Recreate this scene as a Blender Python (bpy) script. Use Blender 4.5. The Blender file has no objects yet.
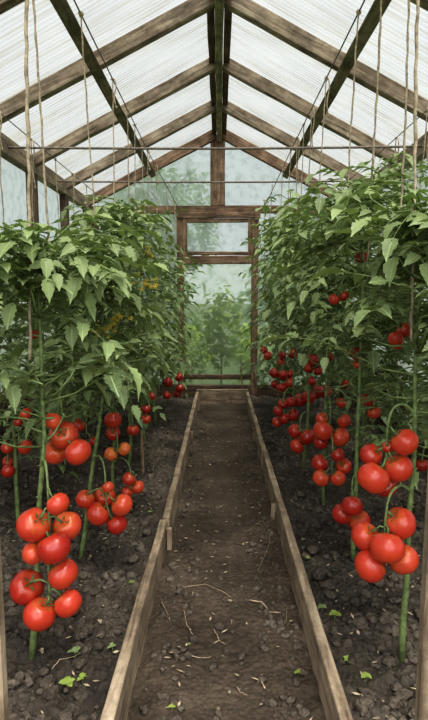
import bpy, bmesh, math, random
import numpy as np
from mathutils import Vector, Matrix, Euler, noise

SC = bpy.context.scene
COL = SC.collection
rnd = random.Random(7)
F = 520.0
CAM_H = 1.12
PITCH = math.atan(63 / F)
YAW = math.atan(5 / F)

# ------------------------------------------------------------------ camera
cam_d = bpy.data.cameras.new('camera')
cam_d.sensor_fit = 'VERTICAL'; cam_d.sensor_height = 36.0
cam_d.lens = F / 720 * 36.0
cam_d.clip_start = 0.02; cam_d.clip_end = 300
cam = bpy.data.objects.new('camera', cam_d); COL.objects.link(cam)
cam.location = (0, 0, CAM_H)
cam.rotation_euler = Euler((math.pi / 2 - PITCH, 0, YAW), 'XYZ')
SC.camera = cam
RC = cam.rotation_euler.to_matrix()
RCI = RC.transposed()

def place(u, v, y):
    """point of the greenhouse at depth y seen at photo coordinates u, v"""
    d = RC @ Vector(((u - 214) / F, -(v - 360) / F, -1))
    return Vector((0, 0, CAM_H)) + d * (y / d.y)

def pdepth(p):
    return -(RCI @ (Vector(p) - Vector((0, 0, CAM_H)))).z

# ------------------------------------------------------------------ materials
def new_mat(name):
    m = bpy.data.materials.new(name); m.use_nodes = True
    nt = m.node_tree; nt.nodes.clear()
    return m, nt, nt.nodes, nt.links

def N(nt, t, **kw):
    n = nt.nodes.new(t)
    for k, v in kw.items():
        if k in n.inputs: n.inputs[k].default_value = v
        else: setattr(n, k, v)
    return n

def ramp(nt, stops):
    r = nt.nodes.new('ShaderNodeValToRGB')
    e = r.color_ramp.elements
    while len(e) < len(stops): e.new(0.5)
    for i, (p, c) in enumerate(stops):
        e[i].position = p; e[i].color = (*c, 1) if len(c) == 3 else c
    return r

def wood_mat(name, dark, mid, light, rough=0.85, bump=0.35, green=0.0):
    m, nt, nd, lk = new_mat(name)
    out = N(nt, 'ShaderNodeOutputMaterial'); b = N(nt, 'ShaderNodeBsdfPrincipled', Roughness=rough)
    tc = N(nt, 'ShaderNodeTexCoord')
    oi = N(nt, 'ShaderNodeObjectInfo')
    add = N(nt, 'ShaderNodeVectorMath', operation='ADD')
    sc = N(nt, 'ShaderNodeVectorMath', operation='SCALE'); sc.inputs['Scale'].default_value = 13.0
    cx = N(nt, 'ShaderNodeCombineXYZ')
    lk.new(oi.outputs['Random'], cx.inputs[0]); lk.new(oi.outputs['Random'], cx.inputs[1])
    lk.new(cx.outputs[0], sc.inputs[0])
    lk.new(tc.outputs['Object'], add.inputs[0]); lk.new(sc.outputs[0], add.inputs[1])
    mp = N(nt, 'ShaderNodeMapping'); mp.inputs['Scale'].default_value = (2.2, 22, 22)
    lk.new(add.outputs[0], mp.inputs[0])
    n1 = N(nt, 'ShaderNodeTexNoise', Scale=2.0, Detail=8.0, Roughness=0.7, Distortion=0.6)
    lk.new(mp.outputs[0], n1.inputs['Vector'])
    r1 = ramp(nt, [(0.3, dark), (0.48, mid), (0.7, light)])
    lk.new(n1.outputs['Fac'], r1.inputs[0])
    n2 = N(nt, 'ShaderNodeTexNoise', Scale=7.0, Detail=7.0, Roughness=0.7)
    lk.new(add.outputs[0], n2.inputs['Vector'])
    r2 = ramp(nt, [(0.38, (0.4, 0.35, 0.3)), (0.58, (1.15, 1.12, 1.08))])
    lk.new(n2.outputs['Fac'], r2.inputs[0])
    mx = N(nt, 'ShaderNodeMix', data_type='RGBA', blend_type='MULTIPLY'); mx.inputs[0].default_value = 0.8
    lk.new(r1.outputs[0], mx.inputs[6]); lk.new(r2.outputs[0], mx.inputs[7])
    lk.new(mx.outputs[2], b.inputs['Base Color'])
    bp = N(nt, 'ShaderNodeBump', Strength=bump, Distance=0.01)
    lk.new(n1.outputs['Fac'], bp.inputs['Height']); lk.new(bp.outputs[0], b.inputs['Normal'])
    lk.new(b.outputs[0], out.inputs[0])
    return m

W_ROOF = wood_mat('weathered_roof_wood', (0.07, 0.052, 0.037), (0.25, 0.20, 0.145), (0.47, 0.40, 0.31))
W_RIDGE = wood_mat('mossy_ridge_wood', (0.08, 0.07, 0.042), (0.26, 0.235, 0.14), (0.42, 0.38, 0.25))
W_PURL = wood_mat('dark_purlin_wood', (0.05, 0.043, 0.027), (0.17, 0.145, 0.09), (0.30, 0.26, 0.175))
W_DARK = wood_mat('dark_damp_wood', (0.03, 0.02, 0.014), (0.10, 0.065, 0.045), (0.22, 0.155, 0.11))
W_DOOR = wood_mat('brown_door_wood', (0.045, 0.026, 0.016), (0.18, 0.115, 0.072), (0.38, 0.27, 0.185))
W_BOARD = wood_mat('grey_edging_wood', (0.11, 0.08, 0.055), (0.30, 0.235, 0.165), (0.50, 0.41, 0.31), bump=0.6)
W_STAKE = wood_mat('pale_stake_wood', (0.09, 0.055, 0.03), (0.26, 0.17, 0.10), (0.42, 0.3, 0.19))

def soil_mat(name, c0, c1, c2, scale=1.0):
    m, nt, nd, lk = new_mat(name)
    out = N(nt, 'ShaderNodeOutputMaterial'); b = N(nt, 'ShaderNodeBsdfPrincipled', Roughness=0.95)
    b.inputs['Specular IOR Level'].default_value = 0.25
    tc = N(nt, 'ShaderNodeTexCoord')
    n1 = N(nt, 'ShaderNodeTexNoise', Scale=38.0 * scale, Detail=10.0, Roughness=0.72)
    n2 = N(nt, 'ShaderNodeTexNoise', Scale=3.5, Detail=3.0)
    v1 = N(nt, 'ShaderNodeTexVoronoi', Scale=70.0 * scale)
    for n in (n1, n2, v1): lk.new(tc.outputs['Object'], n.inputs['Vector'])
    r1 = ramp(nt, [(0.3, c0), (0.5, c1), (0.72, c2)])
    mxf = N(nt, 'ShaderNodeMath', operation='MULTIPLY_ADD'); mxf.inputs[1].default_value = 0.5; 
    lk.new(n2.outputs['Fac'], mxf.inputs[0])
    sub = N(nt, 'ShaderNodeMath', operation='MULTIPLY'); sub.inputs[1].default_value = 0.5
    lk.new(n1.outputs['Fac'], sub.inputs[0]); lk.new(sub.outputs[0], mxf.inputs[2])
    lk.new(mxf.outputs[0], r1.inputs[0])
    lk.new(r1.outputs[0], b.inputs['Base Color'])
    hm = N(nt, 'ShaderNodeMath', operation='SUBTRACT'); lk.new(n1.outputs['Fac'], hm.inputs[0]); lk.new(v1.outputs['Distance'], hm.inputs[1])
    bp = N(nt, 'ShaderNodeBump', Strength=0.9, Distance=0.012)
    lk.new(hm.outputs[0], bp.inputs['Height']); lk.new(bp.outputs[0], b.inputs['Normal'])
    lk.new(b.outputs[0], out.inputs[0])
    return m

M_BED = soil_mat('dark_bed_soil', (0.013, 0.010, 0.008), (0.072, 0.059, 0.047), (0.25, 0.205, 0.165))
M_PATH = soil_mat('trodden_path_soil', (0.025, 0.018, 0.012), (0.080, 0.060, 0.044), (0.17, 0.13, 0.095), 0.8)
M_CLOD = soil_mat('clod_soil', (0.022, 0.018, 0.014), (0.12, 0.098, 0.077), (0.34, 0.285, 0.225), 1.3)

def plain(name, col, rough=0.6, var=0.0, spec=0.5, metallic=0.0):
    m, nt, nd, lk = new_mat(name)
    out = N(nt, 'ShaderNodeOutputMaterial'); b = N(nt, 'ShaderNodeBsdfPrincipled', Roughness=rough, Metallic=metallic)
    b.inputs['Specular IOR Level'].default_value = spec
    tc = N(nt, 'ShaderNodeTexCoord')
    n1 = N(nt, 'ShaderNodeTexNoise', Scale=60.0, Detail=4.0)
    lk.new(tc.outputs['Object'], n1.inputs['Vector'])
    lo = tuple(c * (1 - var) for c in col); hi = tuple(min(1, c * (1 + var)) for c in col)
    r = ramp(nt, [(0.35, lo), (0.65, hi)])
    lk.new(n1.outputs['Fac'], r.inputs[0]); lk.new(r.outputs[0], b.inputs['Base Color'])
    lk.new(b.outputs[0], out.inputs[0])
    return m

M_STEM = plain('plant_stem', (0.15, 0.205, 0.075), 0.55, 0.35)
M_CALYX = plain('calyx_green', (0.085, 0.15, 0.045), 0.55, 0.3)
M_TWINE = plain('jute_twine', (0.42, 0.35, 0.25), 0.95, 0.35, 0.1)
M_WIRE = plain('rusty_wire', (0.13, 0.11, 0.10), 0.6, 0.3)
M_ROD = plain('rusted_rod', (0.21, 0.17, 0.14), 0.7, 0.4)
M_STRAW = plain('dry_straw', (0.42, 0.34, 0.23), 0.8, 0.4, 0.2)
M_TWIG = plain('dry_twig', (0.36, 0.28, 0.19), 0.8, 0.4, 0.2)
M_FLOWER = plain('yellow_petal', (0.80, 0.62, 0.10), 0.6, 0.2)
M_GRASS = plain('grass_ground', (0.055, 0.075, 0.03), 0.9, 0.4)

def leaf_mat(name, dark, light, under, trans=(0.25, 0.42, 0.08), tw=0.25):
    m, nt, nd, lk = new_mat(name)
    out = N(nt, 'ShaderNodeOutputMaterial'); b = N(nt, 'ShaderNodeBsdfPrincipled', Roughness=0.5)
    b.inputs['Specular IOR Level'].default_value = 0.5
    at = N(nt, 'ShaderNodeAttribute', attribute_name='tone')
    uv = N(nt, 'ShaderNodeUVMap')
    sep = N(nt, 'ShaderNodeSeparateXYZ'); lk.new(uv.outputs[0], sep.inputs[0])
    # veins: midrib at v = 0, side veins slanting forwards
    absv = N(nt, 'ShaderNodeMath', operation='ABSOLUTE'); lk.new(sep.outputs[1], absv.inputs[0])
    mid = N(nt, 'ShaderNodeMath', operation='LESS_THAN'); mid.inputs[1].default_value = 0.016; lk.new(absv.outputs[0], mid.inputs[0])
    s1 = N(nt, 'ShaderNodeMath', operation='MULTIPLY_ADD'); s1.inputs[1].default_value = -0.8
    lk.new(absv.outputs[0], s1.inputs[0]); lk.new(sep.outputs[0], s1.inputs[2])
    s2 = N(nt, 'ShaderNodeMath', operation='MULTIPLY'); s2.inputs[1].default_value = 8.0; lk.new(s1.outputs[0], s2.inputs[0])
    fr = N(nt, 'ShaderNodeMath', operation='FRACT'); lk.new(s2.outputs[0], fr.inputs[0])
    side = N(nt, 'ShaderNodeMath', operation='LESS_THAN'); side.inputs[1].default_value = 0.12; lk.new(fr.outputs[0], side.inputs[0])
    sd = N(nt, 'ShaderNodeMath', operation='MULTIPLY'); sd.inputs[1].default_value = 0.45; lk.new(side.outputs[0], sd.inputs[0])
    vein = N(nt, 'ShaderNodeMath', operation='MAXIMUM'); lk.new(mid.outputs[0], vein.inputs[0]); lk.new(sd.outputs[0], vein.inputs[1])
    tc = N(nt, 'ShaderNodeTexCoord')
    nz = N(nt, 'ShaderNodeTexNoise', Scale=45.0, Detail=4.0); lk.new(tc.outputs['Object'], nz.inputs['Vector'])
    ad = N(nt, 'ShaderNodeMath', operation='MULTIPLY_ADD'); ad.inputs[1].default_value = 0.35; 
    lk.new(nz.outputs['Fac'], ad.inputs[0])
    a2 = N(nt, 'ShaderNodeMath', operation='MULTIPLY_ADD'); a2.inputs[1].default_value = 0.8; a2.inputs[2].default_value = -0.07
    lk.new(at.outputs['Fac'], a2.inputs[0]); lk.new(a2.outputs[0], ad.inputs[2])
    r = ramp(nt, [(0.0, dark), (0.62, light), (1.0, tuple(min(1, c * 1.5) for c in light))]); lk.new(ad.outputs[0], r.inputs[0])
    vm = N(nt, 'ShaderNodeMix', data_type='RGBA'); vm.inputs[7].default_value = (*[min(1, c * 1.5 + 0.03) for c in light], 1)
    vf = N(nt, 'ShaderNodeMath', operation='MULTIPLY'); vf.inputs[1].default_value = 0.7; lk.new(vein.outputs[0], vf.inputs[0])
    lk.new(vf.outputs[0], vm.inputs[0]); lk.new(r.outputs[0], vm.inputs[6])
    geo = N(nt, 'ShaderNodeNewGeometry')
    um = N(nt, 'ShaderNodeMix', data_type='RGBA'); um.inputs[7].default_value = (*under, 1)
    uf = N(nt, 'ShaderNodeMath', operation='MULTIPLY'); uf.inputs[1].default_value = 0.6; lk.new(geo.outputs['Backfacing'], uf.inputs[0])
    lk.new(uf.outputs[0], um.inputs[0]); lk.new(vm.outputs[2], um.inputs[6])
    lk.new(um.outputs[2], b.inputs['Base Color'])
    bp = N(nt, 'ShaderNodeBump', Strength=0.35, Distance=0.003, invert=True)
    lk.new(vein.outputs[0], bp.inputs['Height']); lk.new(bp.outputs[0], b.inputs['Normal'])
    tr = N(nt, 'ShaderNodeBsdfTranslucent', Color=(*trans, 1))
    mx = N(nt, 'ShaderNodeMixShader'); mx.inputs[0].default_value = tw
    lk.new(b.outputs[0], mx.inputs[1]); lk.new(tr.outputs[0], mx.inputs[2]); lk.new(mx.outputs[0], out.inputs[0])
    return m

M_LEAF = leaf_mat('tomato_leaf', (0.028, 0.052, 0.020), (0.27, 0.345, 0.145), (0.33, 0.40, 0.22), (0.22, 0.33, 0.06), 0.2)
M_LEAFY = leaf_mat('young_yellow_leaf', (0.14, 0.22, 0.03), (0.34, 0.44, 0.10), (0.4, 0.5, 0.2), (0.5, 0.6, 0.1), 0.35)
M_LEAFO = leaf_mat('outdoor_leaf', (0.05, 0.09, 0.05), (0.15, 0.22, 0.12), (0.22, 0.3, 0.18))

def tomato_mat(name, base, shoulder, bottom):
    m, nt, nd, lk = new_mat(name)
    out = N(nt, 'ShaderNodeOutputMaterial'); b = N(nt, 'ShaderNodeBsdfPrincipled', Roughness=0.27)
    b.inputs['Specular IOR Level'].default_value = 0.5
    b.inputs['Coat Weight'].default_value = 0.15; b.inputs['Coat Roughness'].default_value = 0.15
    tc = N(nt, 'ShaderNodeTexCoord'); sp = N(nt, 'ShaderNodeSeparateXYZ'); lk.new(tc.outputs['Object'], sp.inputs[0])
    nz = N(nt, 'ShaderNodeTexNoise', Scale=2.2, Detail=4.0); lk.new(tc.outputs['Object'], nz.inputs['Vector'])
    a = N(nt, 'ShaderNodeMath', operation='MULTIPLY_ADD'); a.inputs[1].default_value = 0.45; a.inputs[2].default_value = 0.27
    lk.new(sp.outputs[2], a.inputs[0])
    c = N(nt, 'ShaderNodeMath', operation='MULTIPLY_ADD'); c.inputs[1].default_value = 0.45; lk.new(nz.outputs['Fac'], c.inputs[0]); lk.new(a.outputs[0], c.inputs[2])
    r = ramp(nt, [(0.12, bottom), (0.4, base), (0.72, base), (0.95, shoulder)]); lk.new(c.outputs[0], r.inputs[0])
    lk.new(r.outputs[0], b.inputs['Base Color'])
    n3 = N(nt, 'ShaderNodeTexNoise', Scale=70.0, Detail=2.0); lk.new(tc.outputs['Object'], n3.inputs['Vector'])
    bp = N(nt, 'ShaderNodeBump', Strength=0.04, Distance=0.02); lk.new(n3.outputs['Fac'], bp.inputs['Height']); lk.new(bp.outputs[0], b.inputs['Normal'])
    lk.new(b.outputs[0], out.inputs[0])
    return m

M_TOM = [tomato_mat('ripe_red_tomato', (0.50, 0.045, 0.022), (0.55, 0.12, 0.03), (0.56, 0.06, 0.02)),
         tomato_mat('deep_red_tomato', (0.38, 0.026, 0.016), (0.5, 0.07, 0.02), (0.5, 0.03, 0.015)),
         tomato_mat('bright_red_tomato', (0.58, 0.07, 0.03), (0.6, 0.16, 0.03), (0.72, 0.10, 0.03)),
         tomato_mat('half_ripe_orange_tomato', (0.72, 0.17, 0.045), (0.5, 0.3, 0.06), (0.75, 0.22, 0.06))]

def sheet_mat(name, tint, transp, streak, scale, milky=(0.9, 0.93, 0.93), ribs=0.0):
    """weathered translucent greenhouse glazing"""
    m, nt, nd, lk = new_mat(name)
    out = N(nt, 'ShaderNodeOutputMaterial')
    tc = N(nt, 'ShaderNodeTexCoord'); mp = N(nt, 'ShaderNodeMapping'); mp.inputs['Scale'].default_value = scale
    lk.new(tc.outputs['Object'], mp.inputs[0])
    n1 = N(nt, 'ShaderNodeTexNoise', Scale=2.0, Detail=7.0, Roughness=0.65); lk.new(mp.outputs[0], n1.inputs['Vector'])
    r1 = ramp(nt, [(0.36, streak), (0.52, tint), (0.8, tuple(min(1.0, c * 1.06) for c in tint))]); lk.new(n1.outputs['Fac'], r1.inputs[0])
    t = N(nt, 'ShaderNodeBsdfTransparent'); lk.new(r1.outputs[0], t.inputs[0])
    tl = N(nt, 'ShaderNodeBsdfTranslucent')
    mc = N(nt, 'ShaderNodeMix', data_type='RGBA', blend_type='MULTIPLY'); mc.inputs[0].default_value = 1.0
    mc.inputs[6].default_value = (*milky, 1); lk.new(r1.outputs[0], mc.inputs[7]); lk.new(mc.outputs[2], tl.inputs[0])
    rf = N(nt, 'ShaderNodeBsdfRefraction', Roughness=0.3, IOR=1.12); lk.new(r1.outputs[0], rf.inputs[0])
    mA = N(nt, 'ShaderNodeMixShader'); mA.inputs[0].default_value = 0.4 if ribs == 0 else 0.0
    lk.new(tl.outputs[0], mA.inputs[1]); lk.new(rf.outputs[0], mA.inputs[2])
    mB = N(nt, 'ShaderNodeMixShader')
    n2 = N(nt, 'ShaderNodeTexNoise', Scale=3.0, Detail=5.0); lk.new(tc.outputs['Object'], n2.inputs['Vector'])
    mr = N(nt, 'ShaderNodeMapRange'); mr.inputs['To Min'].default_value = transp - 0.12; mr.inputs['To Max'].default_value = transp + 0.12
    mr.inputs['From Min'].default_value = 0.3; mr.inputs['From Max'].default_value = 0.7
    lk.new(n2.outputs['Fac'], mr.inputs[0]); lk.new(mr.outputs[0], mB.inputs[0])
    lk.new(mA.outputs[0], mB.inputs[1]); lk.new(t.outputs[0], mB.inputs[2])
    gl = N(nt, 'ShaderNodeBsdfGlossy', Roughness=0.35, Color=(0.9, 0.9, 0.9, 1))
    mC = N(nt, 'ShaderNodeMixShader'); mC.inputs[0].default_value = 0.04
    lk.new(mB.outputs[0], mC.inputs[1]); lk.new(gl.outputs[0], mC.inputs[2])
    if ribs:
        # fine corrugation lines that run down the slope (object X), repeat along the house (object Y)
        sp = N(nt, 'ShaderNodeSeparateXYZ'); lk.new(tc.outputs['Object'], sp.inputs[0])
        mu = N(nt, 'ShaderNodeMath', operation='MULTIPLY'); mu.inputs[1].default_value = 2 * math.pi * ribs; lk.new(sp.outputs[1], mu.inputs[0])
        sn = N(nt, 'ShaderNodeMath', operation='SINE'); lk.new(mu.outputs[0], sn.inputs[0])
        m2 = N(nt, 'ShaderNodeMapRange'); m2.inputs['From Min'].default_value = -1; m2.inputs['To Min'].default_value = 0.82; m2.inputs['To Max'].default_value = 1.0
        lk.new(sn.outputs[0], m2.inputs[0])
        mm = N(nt, 'ShaderNodeVectorMath', operation='SCALE'); lk.new(r1.outputs[0], mm.inputs[0]); lk.new(m2.outputs[0], mm.inputs['Scale'])
        lk.new(mm.outputs[0], t.inputs[0])
    lk.new(mC.outputs[0], out.inputs[0])
    return m

M_ROOF = sheet_mat('corrugated_roof_sheet', (0.86, 0.875, 0.88), 0.68, (0.74, 0.72, 0.64), (0.5, 8, 8), (0.50, 0.515, 0.51), ribs=30)
M_SIDE = sheet_mat('milky_side_glazing', (0.80, 0.85, 0.835), 0.30, (0.62, 0.69, 0.66), (8, 8, 0.9))
M_GLASS = sheet_mat('dirty_end_glass', (0.86, 0.92, 0.92), 0.34, (0.66, 0.73, 0.70), (6, 6, 1.0))
M_DOORG = sheet_mat('dirty_door_glass', (0.78, 0.86, 0.76), 0.62, (0.56, 0.66, 0.50), (6, 6, 1.2))

# ------------------------------------------------------------------ mesh helpers
def link(name, me, mats=(), parent=None, loc=None, kind=None, label=None, cat=None, group=None):
    o = bpy.data.objects.new(name, me); COL.objects.link(o)
    if me is not None and mats:
        for m in (mats if isinstance(mats, (list, tuple)) else [mats]):
            if me.materials.find(m.name) < 0: me.materials.append(m)
    if parent: o.parent = parent
    if loc is not None: o.location = loc
    if kind: o['kind'] = kind
    if label: o['label'] = label
    if cat: o['category'] = cat
    if group: o['group'] = group
    return o

def empty(name, loc=(0, 0, 0), **kw):
    o = link(name, None, **kw); o.location = loc; o.empty_display_size = 0.05
    return o

def mesh_from(name, verts, faces, smooth=False, mi=None, uvs=None, tone=None):
    me = bpy.data.meshes.new(name)
    me.from_pydata([tuple(v) for v in verts], [], faces)
    if smooth: me.polygons.foreach_set('use_smooth', [True] * len(me.polygons))
    if mi is not None: me.polygons.foreach_set('material_index', mi)
    me.update()
    return me

def beam_mesh(L, w, h, seed=0, bev=0.004, wob=0.002, seg=10):
    """sawn timber along local X from 0 to L, section w (Y) x h (Z), slightly waney"""
    r = random.Random(seed)
    prof = []
    for sx, sy in ((-1, -1), (1, -1), (1, 1), (-1, 1)):
        cx, cy = sx * w / 2, sy * h / 2
        ax, ay = (cx - sx * bev, cy), (cx, cy - sy * bev)
        prof += [ax, ay] if sx * sy < 0 else [ay, ax]
    # order: make consistent loop
    prof.sort(key=lambda p: math.atan2(p[1] / h, p[0] / w))
    n = len(prof); V = []; Fc = []
    for i in range(seg + 1):
        x = L * i / seg
        oy = r.uniform(-wob, wob); oz = r.uniform(-wob, wob)
        for (a, b) in prof:
            V.append((x, a + oy + r.uniform(-wob, wob) * .4, b + oz + r.uniform(-wob, wob) * .4))
    for i in range(seg):
        for k in range(n):
            a = i * n + k; b = i * n + (k + 1) % n
            Fc.append((a, b, b + n, a + n))
    Fc.append(tuple(reversed(range(n)))); Fc.append(tuple(range(seg * n, seg * n + n)))
    return mesh_from('timber', V, Fc)

def orient(p0, p1, up=(0, 0, 1)):
    x = (Vector(p1) - Vector(p0)).normalized()
    z = Vector(up); z = (z - x * z.dot(x)).normalized(); y = z.cross(x)
    M = Matrix((x, y, z)).transposed().to_4x4(); M.translation = Vector(p0)
    return M

BC = [0]
def beam(name, p0, p1, w, h, mat, up=(0, 0, 1), parent=None, **kw):
    BC[0] += 1
    L = (Vector(p1) - Vector(p0)).length
    me = beam_mesh(L, w, h, BC[0], seg=max(2, int(L / 0.25)), **{k: kw.pop(k) for k in ('bev', 'wob') if k in kw})
    o = link(name, me, mat, parent, **kw)
    M = orient(p0, p1, up)
    if parent: M = Matrix.Translation(-parent.location) @ M
    o.matrix_local = M
    return o

def tube_geo(pts, rad, n=6, V=None, Fc=None):
    V = [] if V is None else V; Fc = [] if Fc is None else Fc
    pts = [Vector(p) for p in pts]
    rr = rad if isinstance(rad, (list, tuple)) else [rad] * len(pts)
    base = len(V); prev = None
    for i, p in enumerate(pts):
        t = (pts[min(i + 1, len(pts) - 1)] - pts[max(i - 1, 0)])
        t = t.normalized() if t.length > 1e-9 else Vector((0, 0, 1))
        if prev is None: a = t.orthogonal().normalized()
        else:
            a = prev - t * prev.dot(t); a = a.normalized() if a.length > 1e-6 else t.orthogonal().normalized()
        prev = a; b = t.cross(a)
        for k in range(n):
            an = 2 * math.pi * k / n
            V.append(p + (a * math.cos(an) + b * math.sin(an)) * rr[i])
    for i in range(len(pts) - 1):
        for k in range(n):
            q = base + i * n + k; w = base + i * n + (k + 1) % n
            Fc.append((q, w, w + n, q + n))
    Fc.append(tuple(base + k for k in reversed(range(n))))
    Fc.append(tuple(base + (len(pts) - 1) * n + k for k in range(n)))
    return V, Fc

def panel(name, quad, mat, parent=None, thick=0.006, **kw):
    """flat sheet through 3+ coplanar corner points, given real thickness; local X along first edge, local Y across"""
    P = [Vector(p) for p in quad]
    x = (P[1] - P[0]).normalized(); n = x.cross(P[-1] - P[0]).normalized(); y = n.cross(x)
    M = Matrix((x, y, n)).transposed().to_4x4(); M.translation = P[0]
    Mi = M.inverted(); L = [Mi @ p for p in P]
    me = mesh_from(name, L, [tuple(range(len(L)))])
    o = link(name, me, mat, parent, **kw)
    o.matrix_local = (Matrix.Translation(-parent.location) @ M) if parent else M
    return o

# ------------------------------------------------------------------ dimensions
XL, XR, XC = -1.37, 1.31, -0.02       # eaves and ridge line (ridge is seen at u = 219..)
YB, YF = 5.55, 0.35                    # back gable, open front
ZE, ZR = 2.10, 2.785                    # eaves, ridge
def roof_z(x):
    return ZR - (ZR - ZE) * (abs(x - XC) / ((XC - XL) if x < XC else (XR - XC)))
XC = 0.0

# ------------------------------------------------------------------ soil
def soil_h(x, y, bed):
    p = Vector((x, y, 0.0))
    h = 0.018 * noise.noise(p * 3.0)
    if bed:
        h += 0.022 * noise.noise(p * 9.0) + 0.024 * abs(noise.noise(p * 24.0 + Vector((5, 1, 0)))) + 0.012 * noise.noise(p * 55.0)
    else:
        edge = min(1.0, max(0.0, (abs(x - 0.027) - 0.09) / 0.12))
        h += (0.004 + 0.012 * edge) * noise.noise(p * 14.0) + (0.002 + 0.008 * edge) * abs(noise.noise(p * 35.0)) + 0.002 * noise.noise(p * 80.0)
    return h

def soil_patch(name, x0, x1, y0, y1, z, bed, mat, nx, ny, **kw):
    V = []; Fc = []
    for j in range(ny + 1):
        t = j / ny; y = y0 + (y1 - y0) * (0.45 * t + 0.55 * t * t)
        for i in range(nx + 1):
            x = x0 + (x1 - x0) * i / nx
            V.append((x, y, z + soil_h(x, y, bed)))
    for j in range(ny):
        for i in range(nx):
            a = j * (nx + 1) + i
            Fc.append((a, a + 1, a + nx + 2, a + nx + 1))
    return link(name, mesh_from(name, V, Fc, True), mat, **kw)

ZB = 0.05
soil_patch('floor', -0.27, 0.32, 0.55, 5.42, 0.0, False, M_PATH, 110, 460, kind='structure')
soil_patch('soil_bed', -1.42, -0.25, 0.55, 5.5, ZB, True, M_BED, 150, 460, kind='structure')
soil_patch('soil_bed', 0.30, 1.36, 0.55, 5.5, ZB, True, M_BED, 140, 460, kind='structure')
V = [(-60, -20, -0.06), (60, -20, -0.06), (60, 90, -0.06), (-60, 90, -0.06)]
link('ground', mesh_from('ground', V, [(0, 1, 2, 3)]), M_GRASS, kind='structure')
# earth outside the house up to bed level
def ground_z(x, y):
    bed = not (-0.25 < x < 0.30)
    return (ZB if bed else 0.0) + soil_h(x, y, bed)

# clods and crumbs: nobody could count them
def blob_geo(c, r, V, Fc, rr, flat=0.7):
    bm = ICO
    base = len(V); off = Vector((rr.uniform(0, 50), rr.uniform(0, 50), 0)); rot = Euler((rr.uniform(0, 6), rr.uniform(0, 6), rr.uniform(0, 6))).to_matrix()
    sx, sy, sz = rr.uniform(.7, 1.2), rr.uniform(.7, 1.2), rr.uniform(.5, .9)
    for v in bm[0]:
        k = 1 + 0.55 * noise.noise(v * 1.6 + off)
        q = rot @ Vector((v.x * sx, v.y * sy, v.z * sz)) * k * r; q.z *= flat
        V.append(c + q)
    for f in bm[1]: Fc.append(tuple(base + i for i in f))
_b = bmesh.new(); bmesh.ops.create_icosphere(_b, subdivisions=2, radius=1.0)
ICO = ([v.co.copy() for v in _b.verts], [tuple(v.index for v in f.verts) for f in _b.faces]); _b.free()

def clods(name, n, xr, yr, size, path, label, seed):
    rr = random.Random(seed); V = []; Fc = []
    while n > 0:
        y = yr[0] + (yr[1] - yr[0]) * rr.random() ** 1.7; x = rr.uniform(*xr)
        if path and abs(x - 0.027) < 0.11 and rr.random() < 0.85: continue
        r = size * (0.25 + 1.2 * rr.random() ** 3)
        blob_geo(Vector((x, y, ground_z(x, y) + r * 0.25)), r, V, Fc, rr); n -= 1
    o = link(name, mesh_from(name, V, Fc, True), M_CLOD, kind='stuff', label=label, cat='soil')
    return o
clods('soil_clods', 2600, (-1.25, -0.31), (0.8, 4.5), 0.019, False, 'dark crumbly soil clods scattered over the left planting bed', 1)
clods('soil_clods', 2600, (0.36, 1.2), (0.8, 4.5), 0.019, False, 'dark crumbly soil clods scattered over the right planting bed', 2)
clods('soil_clods', 1500, (-0.21, 0.265), (0.9, 4.8), 0.0125, True, 'small dark soil crumbs along both edges of the path', 3)

def litter(name, n, xr, yr, label, seed):
    rr = random.Random(seed); V = []; Fc = []
    for _ in range(n):
        y = yr[0] + (yr[1] - yr[0]) * rr.random() ** 1.4; x = rr.uniform(*xr)
        z = ground_z(x, y) + 0.008
        a = rr.uniform(0, math.pi); L = rr.uniform(.004, .016); w = rr.uniform(.002, .005)
        d = Vector((math.cos(a), math.sin(a), rr.uniform(-.2, .2))); s = Vector((-math.sin(a), math.cos(a), rr.uniform(-.4, .4)))
        c = Vector((x, y, z)); b = len(V)
        V += [c - d * L, c + s * w, c + d * L, c - s * w, c + Vector((0, 0, .002))]
        Fc += [(b, b + 3, b + 4), (b + 3, b + 2, b + 4), (b + 2, b + 1, b + 4), (b + 1, b, b + 4)]
    link(name, mesh_from(name, V, Fc), M_STRAW, kind='stuff', label=label, cat='plant litter')
litter('straw_litter', 330, (-1.2, -0.3), (0.9, 4.5), 'pale bits of straw and dry leaf lying on the left bed', 4)
litter('straw_litter', 330, (0.35, 1.2), (0.9, 4.5), 'pale bits of straw and dry leaf lying on the right bed', 5)
litter('straw_litter', 190, (-0.22, 0.26), (0.9, 4.8), 'pale flecks of dry leaf scattered on the brown path', 6)

# ------------------------------------------------------------------ shell: roof
ceiling = empty('ceiling', kind='structure')
RAFT_Y = [5.52, 4.72, 3.92, 3.10, 2.28, 1.46, 0.64]
zt = 0.05
for i, y in enumerate(RAFT_Y):
    for s, xe in ((-1, XL), (1, XR)):
        p0 = Vector((s * 0.035, y, ZR - 0.02)); p1 = Vector((xe + s * 0.06, y, roof_z(xe) - 0.035))
        up = Vector((0, 0, 1))
        beam('rafter', p0, p1, 0.055, 0.085 if i else 0.10, W_ROOF if i else W_DOOR, up, ceiling)
# ridge: centre board with two flanking boards
beam('ridge_beam', (0, YF - .1, ZR - 0.035), (0, YB, ZR - 0.035), 0.05, 0.13, W_RIDGE, parent=ceiling)
beam('ridge_board', (-0.05, YF - .1, ZR + 0.005), (-0.05, YB, ZR + 0.005), 0.045, 0.07, W_DARK, parent=ceiling)
beam('ridge_board', (0.05, YF - .1, ZR + 0.005), (0.05, YB, ZR + 0.005), 0.045, 0.07, W_DARK, parent=ceiling)
# purlins
for s in (-1, 1):
    x = s * 0.685; z = roof_z(x) - 0.07
    beam('purlin', (x, YF - .1, z), (x, YB - 0.02, z), 0.062, 0.055, W_PURL, up=(-0.5 * s * -1, 0, 1), parent=ceiling)
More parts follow.
